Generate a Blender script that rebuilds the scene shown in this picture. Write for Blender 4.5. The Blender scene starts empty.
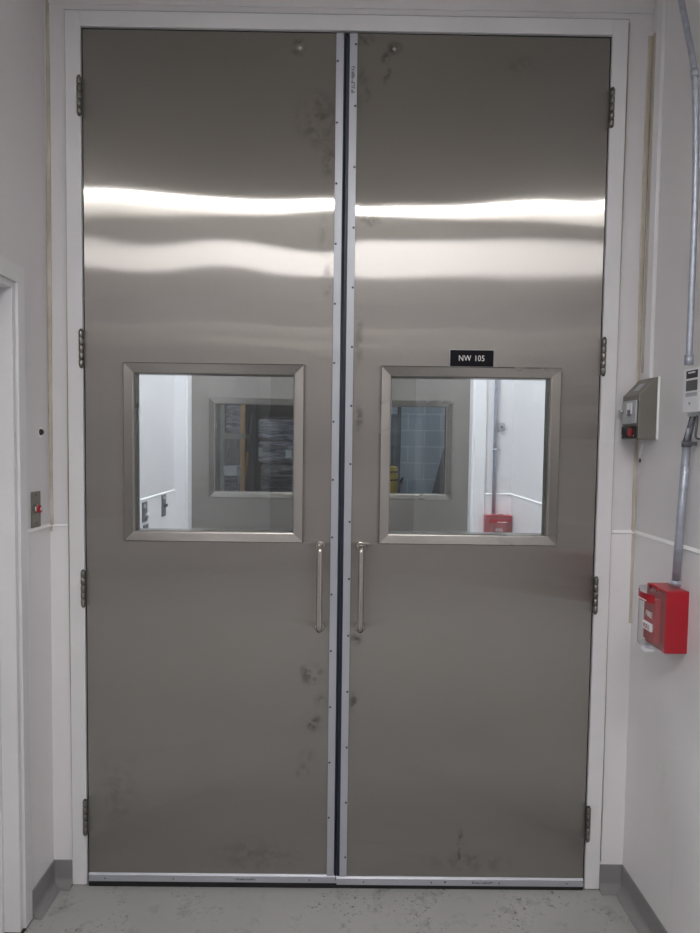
import bpy, math, random
from mathutils import Vector, Matrix

S = bpy.context.scene
COL = S.collection
PI = math.pi

# ------------------------------------------------------------------ camera, world, exposure
YAW, PITCH, ROLL = 0.0068953, -0.0573593, 0.0130058
_f = Vector((math.sin(YAW) * math.cos(PITCH), math.cos(YAW) * math.cos(PITCH), math.sin(PITCH)))
_r0 = Vector((math.cos(YAW), -math.sin(YAW), 0))
_u0 = _r0.cross(_f)
_r = _r0 * math.cos(ROLL) + _u0 * math.sin(ROLL)
_u = -_r0 * math.sin(ROLL) + _u0 * math.cos(ROLL)
cd = bpy.data.cameras.new('camera')
cd.sensor_fit = 'VERTICAL'
cd.sensor_height = 24.0
cd.lens = 24.0 * 710.935 / 933.0
cd.shift_x = 2.534 / 933.0
cd.shift_y = 16.877 / 933.0
cd.clip_start = 0.02
cam = bpy.data.objects.new('camera', cd)
COL.objects.link(cam)
m = Matrix((_r, _u, -_f)).transposed().to_4x4()
m.translation = Vector((0.0039, -2.5425, 1.6407))
cam.matrix_world = m
S.camera = cam

w = bpy.data.worlds.new('world')
S.world = w
w.use_nodes = True
w.node_tree.nodes['Background'].inputs[0].default_value = (0.5, 0.52, 0.55, 1)
w.node_tree.nodes['Background'].inputs[1].default_value = 0.02

S.view_settings.view_transform = 'Standard'
S.view_settings.look = 'None'
S.view_settings.gamma = 1
S.view_settings.use_curve_mapping = False
S.view_settings.exposure = 0.52
S.cycles.transparent_max_bounces = 24

LIGHT_BEHIND = 3.2     # two wide dim panels further back
LIGHT_NEAR = 70.0      # ceiling panel of the room the camera stands in
LIGHT_AIRLOCK = 23.0  # ceiling panel between the two pairs of doors
LIGHT_STORE = 6.5      # high lamps of the store room

# ------------------------------------------------------------------ helpers
class MB:
    """collects simple solids; build() links them as one mesh object"""
    def __init__(s):
        s.v = []; s.f = []; s.sm = []
    def add(s, vs, fs, smooth=False):
        o = len(s.v)
        s.v += [tuple(p) for p in vs]
        s.f += [tuple(i + o for i in f) for f in fs]
        s.sm += [smooth] * len(fs)
    def box(s, x0, x1, y0, y1, z0, z1):
        if x0 > x1: x0, x1 = x1, x0
        if y0 > y1: y0, y1 = y1, y0
        if z0 > z1: z0, z1 = z1, z0
        vs = [(x0, y0, z0), (x1, y0, z0), (x1, y1, z0), (x0, y1, z0), (x0, y0, z1), (x1, y0, z1), (x1, y1, z1), (x0, y1, z1)]
        s.add(vs, [(3, 2, 1, 0), (4, 5, 6, 7), (0, 1, 5, 4), (1, 2, 6, 5), (2, 3, 7, 6), (3, 0, 4, 7)])
        return s
    def prism(s, pts, axis, a, b, smooth=False):
        """pts: polygon in the two other axes (order x,y,z without axis)"""
        def P(p, t):
            if axis == 'x': return (t, p[0], p[1])
            if axis == 'y': return (p[0], t, p[1])
            return (p[0], p[1], t)
        n = len(pts)
        area = sum(pts[i][0] * pts[(i + 1) % n][1] - pts[(i + 1) % n][0] * pts[i][1] for i in range(n))
        if area < 0: pts = pts[::-1]
        vs = [P(p, a) for p in pts] + [P(p, b) for p in pts]
        flip = (axis == 'y') != (b < a)
        fs = [tuple(range(n))[::-1], tuple(range(n, 2 * n))] + [(i, (i + 1) % n, n + (i + 1) % n, n + i) for i in range(n)]
        if flip: fs = [f[::-1] for f in fs]
        s.add(vs, fs[:2]); o = len(s.v) - 2 * n
        s.f += [tuple(i + o for i in f) for f in fs[2:]]; s.sm += [smooth] * n
        return s
    def tube(s, path, r, n=14, cap=True):
        path = [Vector(p) for p in path]
        rr = r if isinstance(r, (list, tuple)) else [r] * len(path)
        vs = []; up = None
        for i, p in enumerate(path):
            a = path[max(0, i - 1)]; b = path[min(len(path) - 1, i + 1)]
            t = (b - a).normalized() if (b - a).length > 1e-9 else Vector((0, 0, 1))
            if up is None:
                up = t.orthogonal().normalized()
            up = (up - t * up.dot(t)); up = up.normalized() if up.length > 1e-6 else t.orthogonal().normalized()
            q = t.cross(up)
            for k in range(n):
                c = 2 * PI * k / n
                vs.append(p + (up * math.cos(c) + q * math.sin(c)) * rr[i])
        fs = []
        for i in range(len(path) - 1):
            for k in range(n):
                k2 = (k + 1) % n
                fs.append((i * n + k, i * n + k2, (i + 1) * n + k2, (i + 1) * n + k))
        s.add(vs, fs, True)
        if cap:
            o = len(s.v) - len(vs)
            s.f.append(tuple(o + k for k in range(n))[::-1]); s.sm.append(False)
            o2 = o + (len(path) - 1) * n
            s.f.append(tuple(o2 + k for k in range(n))); s.sm.append(False)
        return s
    def dome(s, c, axis, r, h, n=16, rings=4):
        """low dome head: c base centre, axis unit direction"""
        axis = Vector(axis); c = Vector(c)
        path = [c]; rad = [r]
        for i in range(1, rings + 1):
            a = PI / 2 * i / rings
            path.append(c + axis * h * math.sin(a)); rad.append(max(r * math.cos(a), r * 0.02))
        return s.tube(path, rad, n)
    def build(s, name, mat, parent=None, loc=None, bevel=0, seg=2, recalc=False):
        me = bpy.data.meshes.new(name)
        me.from_pydata(s.v, [], s.f)
        me.polygons.foreach_set('use_smooth', s.sm)
        me.materials.append(mat)
        me.update()
        if recalc:
            import bmesh
            bm = bmesh.new(); bm.from_mesh(me)
            bmesh.ops.recalc_face_normals(bm, faces=bm.faces)
            bm.to_mesh(me); bm.free()
        o = bpy.data.objects.new(name, me)
        COL.objects.link(o)
        if parent: o.parent = parent
        if loc: o.location = loc
        if bevel:
            b = o.modifiers.new('bevel', 'BEVEL'); b.width = bevel; b.segments = seg; b.limit_method = 'ANGLE'
            b.angle_limit = math.radians(40)
        return o

def tag(o, label=None, cat=None, group=None, kind=None):
    if label: o['label'] = label
    if cat: o['category'] = cat
    if group: o['group'] = group
    if kind: o['kind'] = kind
    return o

def empty(name, loc=(0, 0, 0), rz=0):
    o = bpy.data.objects.new(name, None)
    o.location = loc; o.rotation_euler = (0, 0, rz); o.empty_display_size = 0.05
    COL.objects.link(o)
    return o

def copy_tree(o, parent=None, hinges=True):
    c = o.copy(); COL.objects.link(c)
    if parent: c.parent = parent
    for ch in KIDS.get(o.name, []):
        if not hinges and ch.name.startswith('hinge'): continue
        copy_tree(ch, c)
    return c
KIDS = {}
def index_children():
    KIDS.clear()
    for o in bpy.data.objects:
        if o.parent: KIDS.setdefault(o.parent.name, []).append(o)

def text_mesh(txt, name, size, mat, parent, mw, extrude=0.0004, align='CENTER', spacing=1.0):
    cu = bpy.data.curves.new(name, 'FONT')
    cu.body = txt; cu.size = size; cu.align_x = align; cu.align_y = 'CENTER'; cu.extrude = extrude; cu.space_character = spacing
    t = bpy.data.objects.new(name + '_curve', cu); COL.objects.link(t)
    dg = bpy.context.evaluated_depsgraph_get()
    me = bpy.data.meshes.new_from_object(t.evaluated_get(dg))
    bpy.data.objects.remove(t)
    bpy.data.curves.remove(cu)
    me.name = name
    me.materials.clear(); me.materials.append(mat)
    o = bpy.data.objects.new(name, me); COL.objects.link(o)
    me.transform(mw)
    o.parent = parent
    return o

# ------------------------------------------------------------------ materials
class NT:
    def __init__(s, name):
        s.m = bpy.data.materials.new(name); s.m.use_nodes = True
        s.t = s.m.node_tree; s.b = s.t.nodes['Principled BSDF']; s.out = s.t.nodes['Material Output']
    def n(s, typ, **kw):
        nd = s.t.nodes.new(typ)
        for k, v in kw.items():
            if k.startswith('i_'):
                nd.inputs[k[2:].replace('_', ' ')].default_value = v
            else: setattr(nd, k, v)
        return nd
    def l(s, a, b): s.t.links.new(a, b)
    def coord(s, scale=(1, 1, 1), kind='Object'):
        tc = s.n('ShaderNodeTexCoord'); mp = s.n('ShaderNodeMapping'); mp.inputs['Scale'].default_value = scale
        s.l(tc.outputs[kind], mp.inputs[0]); return mp.outputs[0]
    def noise(s, scale, coord, detail=3, rough=0.5):
        nz = s.n('ShaderNodeTexNoise'); nz.inputs['Scale'].default_value = scale; nz.inputs['Detail'].default_value = detail
        nz.inputs['Roughness'].default_value = rough
        s.l(coord, nz.inputs['Vector']); return nz.outputs['Fac']
    def rng(s, v, a, b, c, d):
        mr = s.n('ShaderNodeMapRange'); mr.inputs[1].default_value = a; mr.inputs[2].default_value = b
        mr.inputs[3].default_value = c; mr.inputs[4].default_value = d
        s.l(v, mr.inputs[0]); return mr.outputs[0]
    def mix(s, fac, a, b):
        mx = s.n('ShaderNodeMix', data_type='RGBA')
        for sock, v in ((mx.inputs[0], fac), (mx.inputs[6], a), (mx.inputs[7], b)):
            if isinstance(v, (int, float)): sock.default_value = v
            elif isinstance(v, tuple): sock.default_value = (*v, 1) if len(v) == 3 else v
            else: s.l(v, sock)
        return mx.outputs[2]
    def math(s, op, a, b=0.0):
        mm = s.n('ShaderNodeMath', operation=op)
        for sock, v in ((mm.inputs[0], a), (mm.inputs[1], b)):
            if isinstance(v, (int, float)): sock.default_value = v
            else: s.l(v, sock)
        return mm.outputs[0]
    def bump(s, h, strength, dist):
        bp = s.n('ShaderNodeBump'); bp.inputs['Strength'].default_value = strength; bp.inputs['Distance'].default_value = dist
        s.l(h, bp.inputs['Height']); s.l(bp.outputs[0], s.b.inputs['Normal'])

def paint(name, c, rough=0.5, var=0.05, scale=3.0, metallic=0.0, bump=0.0, bscale=60.0, spec=0.5):
    t = NT(name); co = t.coord()
    f = t.rng(t.noise(scale, co, 4), 0.3, 0.7, 0.0, 1.0)
    col = t.mix(f, tuple(x * (1 - var) for x in c), tuple(min(1, x * (1 + var)) for x in c))
    t.l(col, t.b.inputs['Base Color'])
    t.b.inputs['Roughness'].default_value = rough
    t.b.inputs['Metallic'].default_value = metallic
    t.b.inputs['Specular IOR Level'].default_value = spec
    if bump: t.bump(t.noise(bscale, co, 3), bump, 0.002)
    return t.m

def brushed(name, c, rough, aniso=0.9, tangent=(1, 0, 0), smudges=(), grain=(220, 220, 2.0), spread=0.0):
    t = NT(name)
    co = t.coord(grain)
    g = t.noise(1.0, co if not spread else t.coord((3, 3, .8)), 2)
    big = t.noise(1.3, t.coord((0.6, 1, 2.2)), 3)
    f = t.rng(g, 0.3, 0.7, 0.0, 1.0)
    col = t.mix(f, tuple(x * (0.985 if spread else 0.96) for x in c), tuple(x * (1.01 if spread else 1.03) for x in c))
    ro = t.math('ADD', t.rng(g, 0.3, 0.7, rough - 0.004, rough + 0.004), t.rng(big, 0.3, 0.7, -0.008, 0.008))
    if smudges:
        tc = t.n('ShaderNodeTexCoord'); nz = t.noise(26.0, tc.outputs['Object'], 5, 0.65)
        nm = t.rng(nz, 0.44, 0.6, 0.0, 1.0)
        tot = None
        for (x, z, rx, rz, k) in smudges:
            mp = t.n('ShaderNodeMapping', vector_type='POINT')
            mp.inputs['Location'].default_value = (-x / rx, 0, -z / rz)
            mp.inputs['Scale'].default_value = (1 / rx, 0, 1 / rz)
            t.l(tc.outputs['Object'], mp.inputs[0])
            ln = t.n('ShaderNodeVectorMath', operation='LENGTH'); t.l(mp.outputs[0], ln.inputs[0])
            v = t.rng(ln.outputs['Value'], 0.2, 1.0, k, 0.0)
            tot = v if tot is None else t.math('MAXIMUM', tot, v)
        sm = t.math('MULTIPLY', tot, nm)
        col = t.mix(sm, col, (0.10, 0.085, 0.065))
        ro = t.math('ADD', ro, t.math('MULTIPLY', sm, 0.05))
    t.l(col, t.b.inputs['Base Color']); t.l(ro, t.b.inputs['Roughness'])
    t.b.inputs['Metallic'].default_value = 1
    t.b.inputs['Anisotropic'].default_value = aniso
    cx = t.n('ShaderNodeCombineXYZ')
    for i in range(3): cx.inputs[i].default_value = tangent[i]
    t.l(cx.outputs[0], t.b.inputs['Tangent'])
    if spread:
        # strongly directional sheen of a vertical grain: wide sideways, tight up and down
        gb = t.n('ShaderNodeBsdfAnisotropic'); t.l(col, gb.inputs['Color']); t.l(ro, gb.inputs['Roughness'])
        gb.inputs['Anisotropy'].default_value = spread
        cz = t.n('ShaderNodeCombineXYZ'); cz.inputs[2].default_value = 1.0
        t.l(cz.outputs[0], gb.inputs['Tangent']); t.l(gb.outputs[0], t.out.inputs['Surface'])
    return t.m

def glassmat(name, tint=(0.93, 0.95, 0.95), refl=1.0, rough=0.0, haze=0.0):
    t = NT(name)
    t.t.nodes.remove(t.b)
    tr = t.n('ShaderNodeBsdfTransparent'); tr.inputs[0].default_value = (*tint, 1)
    gl = t.n('ShaderNodeBsdfGlossy'); gl.inputs['Roughness'].default_value = rough
    gl.inputs['Color'].default_value = (refl, refl, refl, 1)
    ge = t.n('ShaderNodeNewGeometry'); dp = t.n('ShaderNodeVectorMath', operation='DOT_PRODUCT')
    t.l(ge.outputs['Normal'], dp.inputs[0]); t.l(ge.outputs['Incoming'], dp.inputs[1])
    sch = t.math('ADD', t.math('MULTIPLY', t.math('POWER', t.math('SUBTRACT', 1.0, t.math('ABSOLUTE', dp.outputs['Value'])), 5.0), 0.9), 0.04)
    mx = t.n('ShaderNodeMixShader'); t.l(sch, mx.inputs[0]); t.l(tr.outputs[0], mx.inputs[1]); t.l(gl.outputs[0], mx.inputs[2])
    last = mx.outputs[0]
    if haze:
        df = t.n('ShaderNodeBsdfDiffuse'); df.inputs[0].default_value = (0.8, 0.8, 0.8, 1)
        m2 = t.n('ShaderNodeMixShader'); m2.inputs[0].default_value = haze
        t.l(last, m2.inputs[1]); t.l(df.outputs[0], m2.inputs[2]); last = m2.outputs[0]
    t.l(last, t.out.inputs[0])
    return t.m

def emissive(name, c, strength):
    t = NT(name)
    t.b.inputs['Base Color'].default_value = (0.8, 0.8, 0.8, 1)
    t.b.inputs['Emission Color'].default_value = (*c, 1); t.b.inputs['Emission Strength'].default_value = strength
    return t.m

def floor_mat():
    t = NT('epoxy_floor'); co = t.coord()
    big = t.noise(2.2, co, 5, 0.6); fine = t.noise(55, co, 4, 0.7); mid = t.noise(9, co, 6, 0.7)
    c = t.mix(t.rng(big, 0.3, 0.7, 0, 1), (0.34, 0.343, 0.335), (0.42, 0.42, 0.412))
    c = t.mix(t.rng(mid, 0.54, 0.70, 0, 0.7), c, (0.19, 0.185, 0.18))
    sp = t.math('MULTIPLY', t.rng(fine, 0.57, 0.64, 0, 1), t.rng(t.noise(4.5, co, 3), 0.50, 0.60, 0, 0.9))
    c = t.mix(sp, c, (0.06, 0.06, 0.065))
    t.l(c, t.b.inputs['Base Color'])
    t.l(t.rng(mid, 0.3, 0.7, 0.28, 0.42), t.b.inputs['Roughness'])
    t.bump(mid, 0.12, 0.002)
    return t.m

def block_mat():
    t = NT('painted_block'); tc = t.coord((1, 1, 1))
    sx = t.n('ShaderNodeSeparateXYZ'); t.l(tc, sx.inputs[0]); cx = t.n('ShaderNodeCombineXYZ')
    t.l(sx.outputs[0], cx.inputs[0]); t.l(sx.outputs[2], cx.inputs[1])
    br = t.n('ShaderNodeTexBrick'); t.l(cx.outputs[0], br.inputs[0])
    br.inputs['Color1'].default_value = (0.42, 0.48, 0.55, 1); br.inputs['Color2'].default_value = (0.38, 0.45, 0.52, 1)
    br.inputs['Mortar'].default_value = (0.55, 0.60, 0.66, 1)
    br.inputs['Scale'].default_value = 1; br.inputs['Mortar Size'].default_value = 0.008
    br.inputs['Brick Width'].default_value = 0.40; br.inputs['Row Height'].default_value = 0.20
    t.l(br.outputs['Color'], t.b.inputs['Base Color']); t.b.inputs['Roughness'].default_value = 0.6
    t.bump(br.outputs['Fac'], -0.4, 0.005)
    return t.m

def wrap_mat(name, c, c2):
    t = NT(name); co = t.coord((2.5, 2.5, 16))
    nz = t.noise(1.6, co, 8, 0.75); hi = t.noise(2.2, t.coord((3, 3, 16)), 6, 0.7)
    col = t.mix(t.rng(nz, 0.42, 0.66, 0, 1), c, c2)
    t.l(col, t.b.inputs['Base Color']); t.b.inputs['Roughness'].default_value = 0.22
    t.b.inputs['Coat Weight'].default_value = 0.8; t.b.inputs['Coat Roughness'].default_value = 0.12
    t.bump(hi, 0.9, 0.05)
    return t.m

def caulk_mat():
    t = NT('aged_caulk'); co = t.coord((1, 1, 0.5))
    f = t.rng(t.noise(14, co, 5, 0.6), 0.35, 0.65, 0, 1)
    t.l(t.mix(f, (0.42, 0.38, 0.31), (0.56, 0.52, 0.45)), t.b.inputs['Base Color'])
    t.b.inputs['Roughness'].default_value = 0.7
    t.bump(t.noise(60, co, 4), 0.5, 0.004)
    return t.m

def wall_mat(name, c=(0.70, 0.685, 0.70), rough=0.38):
    t = NT(name); co = t.coord()
    a = t.rng(t.noise(1.1, co, 4, 0.55), 0.3, 0.7, 0, 1)
    col = t.mix(a, tuple(x * 0.97 for x in c), tuple(x * 1.02 for x in c))
    d = t.rng(t.noise(6, t.coord((1, 1, 0.5)), 6, 0.7), 0.60, 0.78, 0, 0.22)
    col = t.mix(d, col, (0.50, 0.48, 0.45))
    t.l(col, t.b.inputs['Base Color']); t.b.inputs['Roughness'].default_value = rough
    t.bump(t.noise(9, co, 3), 0.06, 0.01)
    return t.m

# world x of smudges converted to the leaf's own frame below
SM_L = [(-.165, 3.0, .035, .035, .8), (-.10, 2.76, .09, .12, .45), (-.06, 2.62, .04, .08, .5), (-.07, 2.36, .03, .1, .3),
        (-.10, .80, .06, .05, .75), (-.065, .70, .03, .04, .6), (-.10, .62, .05, .045, .75), (-.11, .50, .04, .03, .5),
        (-.13, .44, .03, .04, .55), (-.3, .12, .2, .08, .25), (-.8, .35, .1, .2, .2), (-.06, 2.2, .02, .08, .4)]
SM_R = [(.165, 3.0, .035, .03, .8), (.135, 2.935, .022, .07, .95), (.055, 3.03, .05, .03, .6), (.06, 2.86, .03, .1, .5),
        (.09, 2.42, .05, .03, .6), (.055, 2.0, .02, .15, .4), (.06, 1.72, .02, .08, .55), (.06, .93, .03, .03, .7),
        (.055, .70, .02, .05, .6), (.455, .15, .015, .1, .8), (.5, .1, .2, .05, .3), (.6, 2.95, .08, .04, .25)]
HX = 0.915   # half the clear width of the pair
M = dict(
    steel_l=brushed('brushed_steel_west', (.440, .420, .392), .175, 1.0, spread=.915, smudges=[(x + HX, z, a, b, k) for x, z, a, b, k in SM_L]),
    steel_r=brushed('brushed_steel_east', (.440, .420, .392), .175, 1.0, spread=.915, smudges=[(x - HX, z, a, b, k) for x, z, a, b, k in SM_R]),
    steel=brushed('brushed_steel_trim', (.38, .365, .34), .27, .0, grain=(6, 6, 6)),
    satin=paint('satin_steel', (.50, .47, .43), .26, .04, metallic=1),
    alu=paint('mill_aluminium', (.45, .465, .51), .42, .03, metallic=0.35),
    hinge=paint('hinge_steel', (.26, .245, .22), .32, .1, 30, metallic=1),
    screw=paint('dark_screw', (.10, .10, .11), .4, .1, metallic=.8),
    rubber=paint('navy_rubber', (.016, .022, .040), .42, .1),
    black=paint('black_rubber', (.008, .008, .009), .6, .1),
    dark=paint('dark_void', (.02, .02, .02), .7, .1),
    wall=wall_mat('white_wall_panel'),
    wall2=wall_mat('white_wainscot', (.79, .775, .79), .30),
    frame=paint('white_frame_enamel', (.74, .735, .75), .33, .025, 5),
    bead=paint('white_sealant', (.90, .90, .90), .4, .02),
    caulk=caulk_mat(),
    floor=floor_mat(),
    cove=paint('grey_cove_base', (.235, .232, .235), .42, .08, 8),
    ceil=paint('ceiling_white', (.56, .55, .52), .8, .02),
    glass=glassmat('window_glass', haze=0.004),
    clear=glassmat('clear_plastic', (.95, .95, .96), refl=.5, haze=0.08),
    red=paint('red_plastic', (.38, .008, .02), .30, .08, 12),
    red2=paint('deep_red_metal', (.36, .012, .02), .35, .08, 12),
    white=paint('white_plastic', (.76, .77, .80), .4, .02),
    print_w=paint('white_print', (.85, .85, .85), .5, .0),
    print_k=paint('black_print', (.02, .02, .022), .5, .0),
    grey_p=paint('grey_plastic', (.42, .44, .46), .4, .05),
    dgrey=paint('dark_grey_plastic', (.10, .10, .11), .4, .05),
    emt=paint('galvanized_tube', (.42, .45, .52), .45, .15, 40, metallic=.6),
    sign=paint('black_laminate', (.004, .004, .007), .5, .0, spec=.15),
    boxsteel=paint('stainless_hood', (.23, .22, .195), .42, .05, 8, metallic=.6),
    orange=paint('orange_rack_paint', (.50, .25, .045), .45, .1, 6),
    olive=paint('olive_rack_paint', (.20, .20, .16), .5, .1, 6),
    yellow=paint('yellow_enamel', (.55, .36, .03), .4, .08, 6),
    block=block_mat(),
    wrapg=wrap_mat('grey_film_wrap', (.03, .03, .045), (.50, .50, .62)),
    wrapd=wrap_mat('dark_film_wrap', (.008, .008, .014), (.22, .22, .30)),
    wrapb=wrap_mat('blue_film_wrap', (.05, .065, .09), (.16, .19, .24)),
    wood=paint('pallet_wood', (.30, .22, .13), .7, .2, 12),
    storewall=paint('store_wall_dark', (.05, .05, .055), .8, .2),
    storefloor=paint('store_floor', (.12, .12, .12), .5, .2),
    paper=paint('paper_label', (.62, .64, .66), .7, .1, 9),
    board=paint('dark_board', (.05, .06, .075), .5, .1),
    film=paint('silver_film', (.35, .38, .42), .25, .3, 9, metallic=.5),
    light_near=emissive('panel_light_near', (1.0, .98, .965), LIGHT_NEAR),
    light_near2=emissive('panel_light_behind', (1.0, .985, 1.0), LIGHT_BEHIND),
    light_air=emissive('panel_light_airlock', (.90, .95, 1.0), LIGHT_AIRLOCK),
    light_store=emissive('lamp_light_store', (.85, .92, 1.0), LIGHT_STORE * 6),
)

# ------------------------------------------------------------------ the setting
XL, XR = -1.044, 1.061          # inner faces of the side walls
YB, YF, T = -6.40, 1.90, 0.15   # back wall, far wall, thickness
CEIL = 3.36
FO = -0.076                     # the far pair of doors sits a little off centre
DH = 3.056
OPEN = 0.95

def struct(name, mb, mat, label, bevel=0, recalc=False):
    o = mb.build(name, mat, bevel=bevel, recalc=recalc)
    return tag(o, label, None, None, 'structure')

SX0, SX1, SY1, SH = -3.2, 2.4, 8.2, 4.6
b = MB(); b.box(XL - .25, XR + .25, YB - T, YF + T, -.12, 0)
struct('floor', b, M['floor'], 'grey epoxy floor with scuffs and specks in front of the steel doors')
b = MB(); b.box(SX0 - .1, SX1 + .1, YF + T, SY1 + .1, -.12, 0)
struct('floor_store', b, M['storefloor'], 'dark concrete floor of the store room beyond the far doors')
b = MB(); b.box(XL - .25, XR + .25, YB - T, YF + T, CEIL, CEIL + .1)
struct('ceiling', b, M['ceil'], 'pale ceiling over the airlock')

# left wall with the opening of the side door
DY0, DY1, DZ = -1.17, -.25, 2.134
b = MB()
b.box(XL - T, XL, YB, DY0, 0, CEIL); b.box(XL - T, XL, DY0, DY1, DZ, CEIL); b.box(XL - T, XL, DY1, YF, 0, CEIL)
b.box(XL - T, XL - .11, DY0, DY1, 0, DZ)
struct('wall_left', b, M['wall'], 'white panelled wall with the side door and a push button')
b = MB(); b.box(XR, XR + T, YB, YF, 0, CEIL)
struct('wall_right', b, M['wall'], 'white panelled wall with conduits and the red fire alarm pull station')

def door_wall(name, y0, y1, cx, label, ztop=CEIL, xa=XL, xb=XR):
    b = MB()
    b.box(xa, cx - OPEN, y0, y1, 0, ztop); b.box(cx + OPEN, xb, y0, y1, 0, ztop); b.box(cx - OPEN, cx + OPEN, y0, y1, 3.09, ztop)
    return struct(name, b, M['wall'], label)
door_wall('wall_front', 0, T, 0, 'narrow white wall around the near pair of steel doors')
door_wall('wall_far', YF, YF + T, FO, 'white wall seen through the windows, around the far steel doors')
door_wall('wall_back', YB - T, YB, 0, 'white wall behind the viewer around the third pair of doors')

def door_frame(name, cx, y0, flip, label):
    """steel frame; the side towards the viewer at y0-0.012, wall from y0 to y0+T"""
    b = MB()
    s = -1 if flip else 1
    def Y(v): return y0 + (v if not flip else T - v)
    zi = DH; zo = DH + .052
    for sg in (-1, 1):
        b.box(cx + sg * .917, cx + sg * .970, Y(-.012), Y(0), 0.006, zo)
        b.box(cx + sg * .917, cx + sg * .95, Y(0), Y(T), 0.002, 3.09)
        b.box(cx + sg * (.885 if name == 'trim_2' else .900), cx + sg * .917, Y(.048), Y(T), 0.002, zi)
        b.box(cx + sg * .900, cx + sg * .970, Y(T), Y(T + .012), 0.006, zo)
    b.box(cx - .917, cx + .917, Y(-.012), Y(0), zi, zo)
    b.box(cx - .917, cx + .917, Y(0), Y(T), zi, 3.09)
    b.box(cx - .900, cx + .900, Y(.048), Y(T), zi - .02, zi)
    b.box(cx - .900, cx + .900, Y(T), Y(T + .012), zi - .02, zo)
    return struct(name, b, M['frame'], label, bevel=.0012)
door_frame('trim_1', 0, 0, False, 'white enamelled steel frame around the near pair of steel doors')
door_frame('trim_2', FO, YF, True, 'white steel frame around the far doors, seen through the windows')
door_frame('trim_3', 0, YB - T, True, 'white steel frame around the third pair of doors behind the viewer')

# lower wall panels with a white sealant bead on their top edge
SEAM = 1.330
b = MB()
b.box(XL, XL + .003, -.192, 0, .0, SEAM); b.box(XL, XL + .003, YB, -1.23, 0, SEAM); b.box(XL, XL + .003, T, YF, 0, SEAM)
struct('trim_4', b, M['wall2'], 'smooth white lower panel on the wall with the push button')
b = MB(); b.box(XR - .003, XR, YB, 0, 0, SEAM); b.box(XR - .003, XR, T, YF, 0, SEAM)
struct('trim_5', b, M['wall2'], 'smooth white lower panel on the wall with the pull station')
b = MB(); b.box(XL + .003, -.970, -.003, 0, 0, SEAM); b.box(.970, XR - .003, -.003, 0, 0, SEAM)
struct('trim_6', b, M['wall2'], 'narrow white lower panels beside the near door frame')
b = MB(); b.box(XL + .003, FO - .972, YF - .003, YF, 0, SEAM) if FO - .972 > XL + .004 else None
b.box(FO + .972, XR - .003, YF - .003, YF, 0, SEAM)
struct('trim_7', b, M['wall2'], 'narrow white lower panel beside the far door frame')
b = MB()
def bead(p, q, r=.0055):
    p = Vector(p); q = Vector(q)
    if abs(p.z - q.z) > .01: b.tube([p, q], r, 8); return
    r *= 1.0   # sloped fillet: its face looks up and into the room
    side = Vector((-1 if p.x > 0 else 1, 0, 0)) if abs(p.y - q.y) > abs(p.x - q.x) else Vector((0, -1, 0))
    w_ = [side * -.004 + Vector((0, 0, 1.6 * r)), side * (r * .75) + Vector((0, 0, -.2 * r)), side * (r * .6) + Vector((0, 0, -.5 * r)), side * -.004 + Vector((0, 0, -.5 * r))]
    vs = [p + v for v in w_] + [q + v for v in w_]
    b.add(vs, [(0, 1, 2, 3), (7, 6, 5, 4)] + [(i, i + 4, (i + 1) % 4 + 4, (i + 1) % 4) for i in range(4)])
bead((XR - .004, YB, SEAM), (XR - .004, 0, SEAM)); bead((XR - .004, T, SEAM), (XR - .004, YF, SEAM), .004)
bead((XL + .004, -.19, SEAM), (XL + .004, 0, SEAM)); bead((XL + .004, T, SEAM), (XL + .004, YF, SEAM), .004)
bead((XL + .003, -.19, 0.1), (XL + .003, -.19, SEAM), .0035)
bead((.975, -.004, SEAM), (XR - .003, -.004, SEAM)); bead((XL + .003, -.004, SEAM), (-.975, -.004, SEAM), .003)
bead((FO + .975, YF - .004, SEAM), (XR - .003, YF - .004, SEAM), .004)
struct('trim_8', b, M['bead'], 'thin raised white sealant bead along the wall panel joint', recalc=True)
# second sheet on the right wall, nearer the viewer
b = MB(); b.box(XR - .0045, XR - .003, -1.6, -.30, .226, SEAM - .008)
struct('trim_9', b, M['wall2'], 'extra white sheet with a faint edge low on the right wall')
# horizontal joint above the door
b = MB(); b.box(XL, XR, -.003, 0, 3.135, CEIL - .02)
struct('trim_10', b, M['wall'], 'white strip panel across the wall above the near door frame')

# old caulk in the corners
def caulk_strip(name, x, y, z0, z1, w, seed, label, dy=0.004, axis='x'):
    rnd = random.Random(seed)
    n = 60; vs = []; ph = rnd.random() * 6
    for i in range(n + 1):
        z = z0 + (z1 - z0) * i / n
        ww = w * (1 + .22 * math.sin(z * 3.1 + ph) + .12 * (rnd.random() - .5))
        off = .002 * math.sin(z * 2.3 + ph)
        if axis == 'x':   # strip lies on the wall facing -y
            vs += [(x - ww / 2 + off, y + .001, z), (x - ww / 4 + off, y - dy, z), (x + ww / 4 + off, y - dy, z), (x + ww / 2 + off, y + .001, z)]
        else:             # strip lies on the right or left wall
            s = -1 if x > 0 else 1
            vs += [(x - s * .001, y - ww / 2 + off, z), (x + s * dy, y - ww / 4 + off, z), (x + s * dy, y + ww / 4 + off, z), (x - s * .001, y + ww / 2 + off, z)]
    b = MB()
    fs = []
    for i in range(n):
        for k in range(3): fs.append((i * 4 + k, i * 4 + k + 1, i * 4 + k + 5, i * 4 + k + 4))
        fs.append((i * 4 + 3, i * 4, i * 4 + 4, i * 4 + 7))
    fs += [(3, 2, 1, 0), (n * 4, n * 4 + 1, n * 4 + 2, n * 4 + 3)]
    b.add(vs, fs, False)
    return struct(name, b, M['caulk'], label, recalc=True)
caulk_strip('trim_11', XL + .009, 0, SEAM - .02, CEIL, .017, 1, 'beige aged caulk strip in the corner near the push button')
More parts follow.
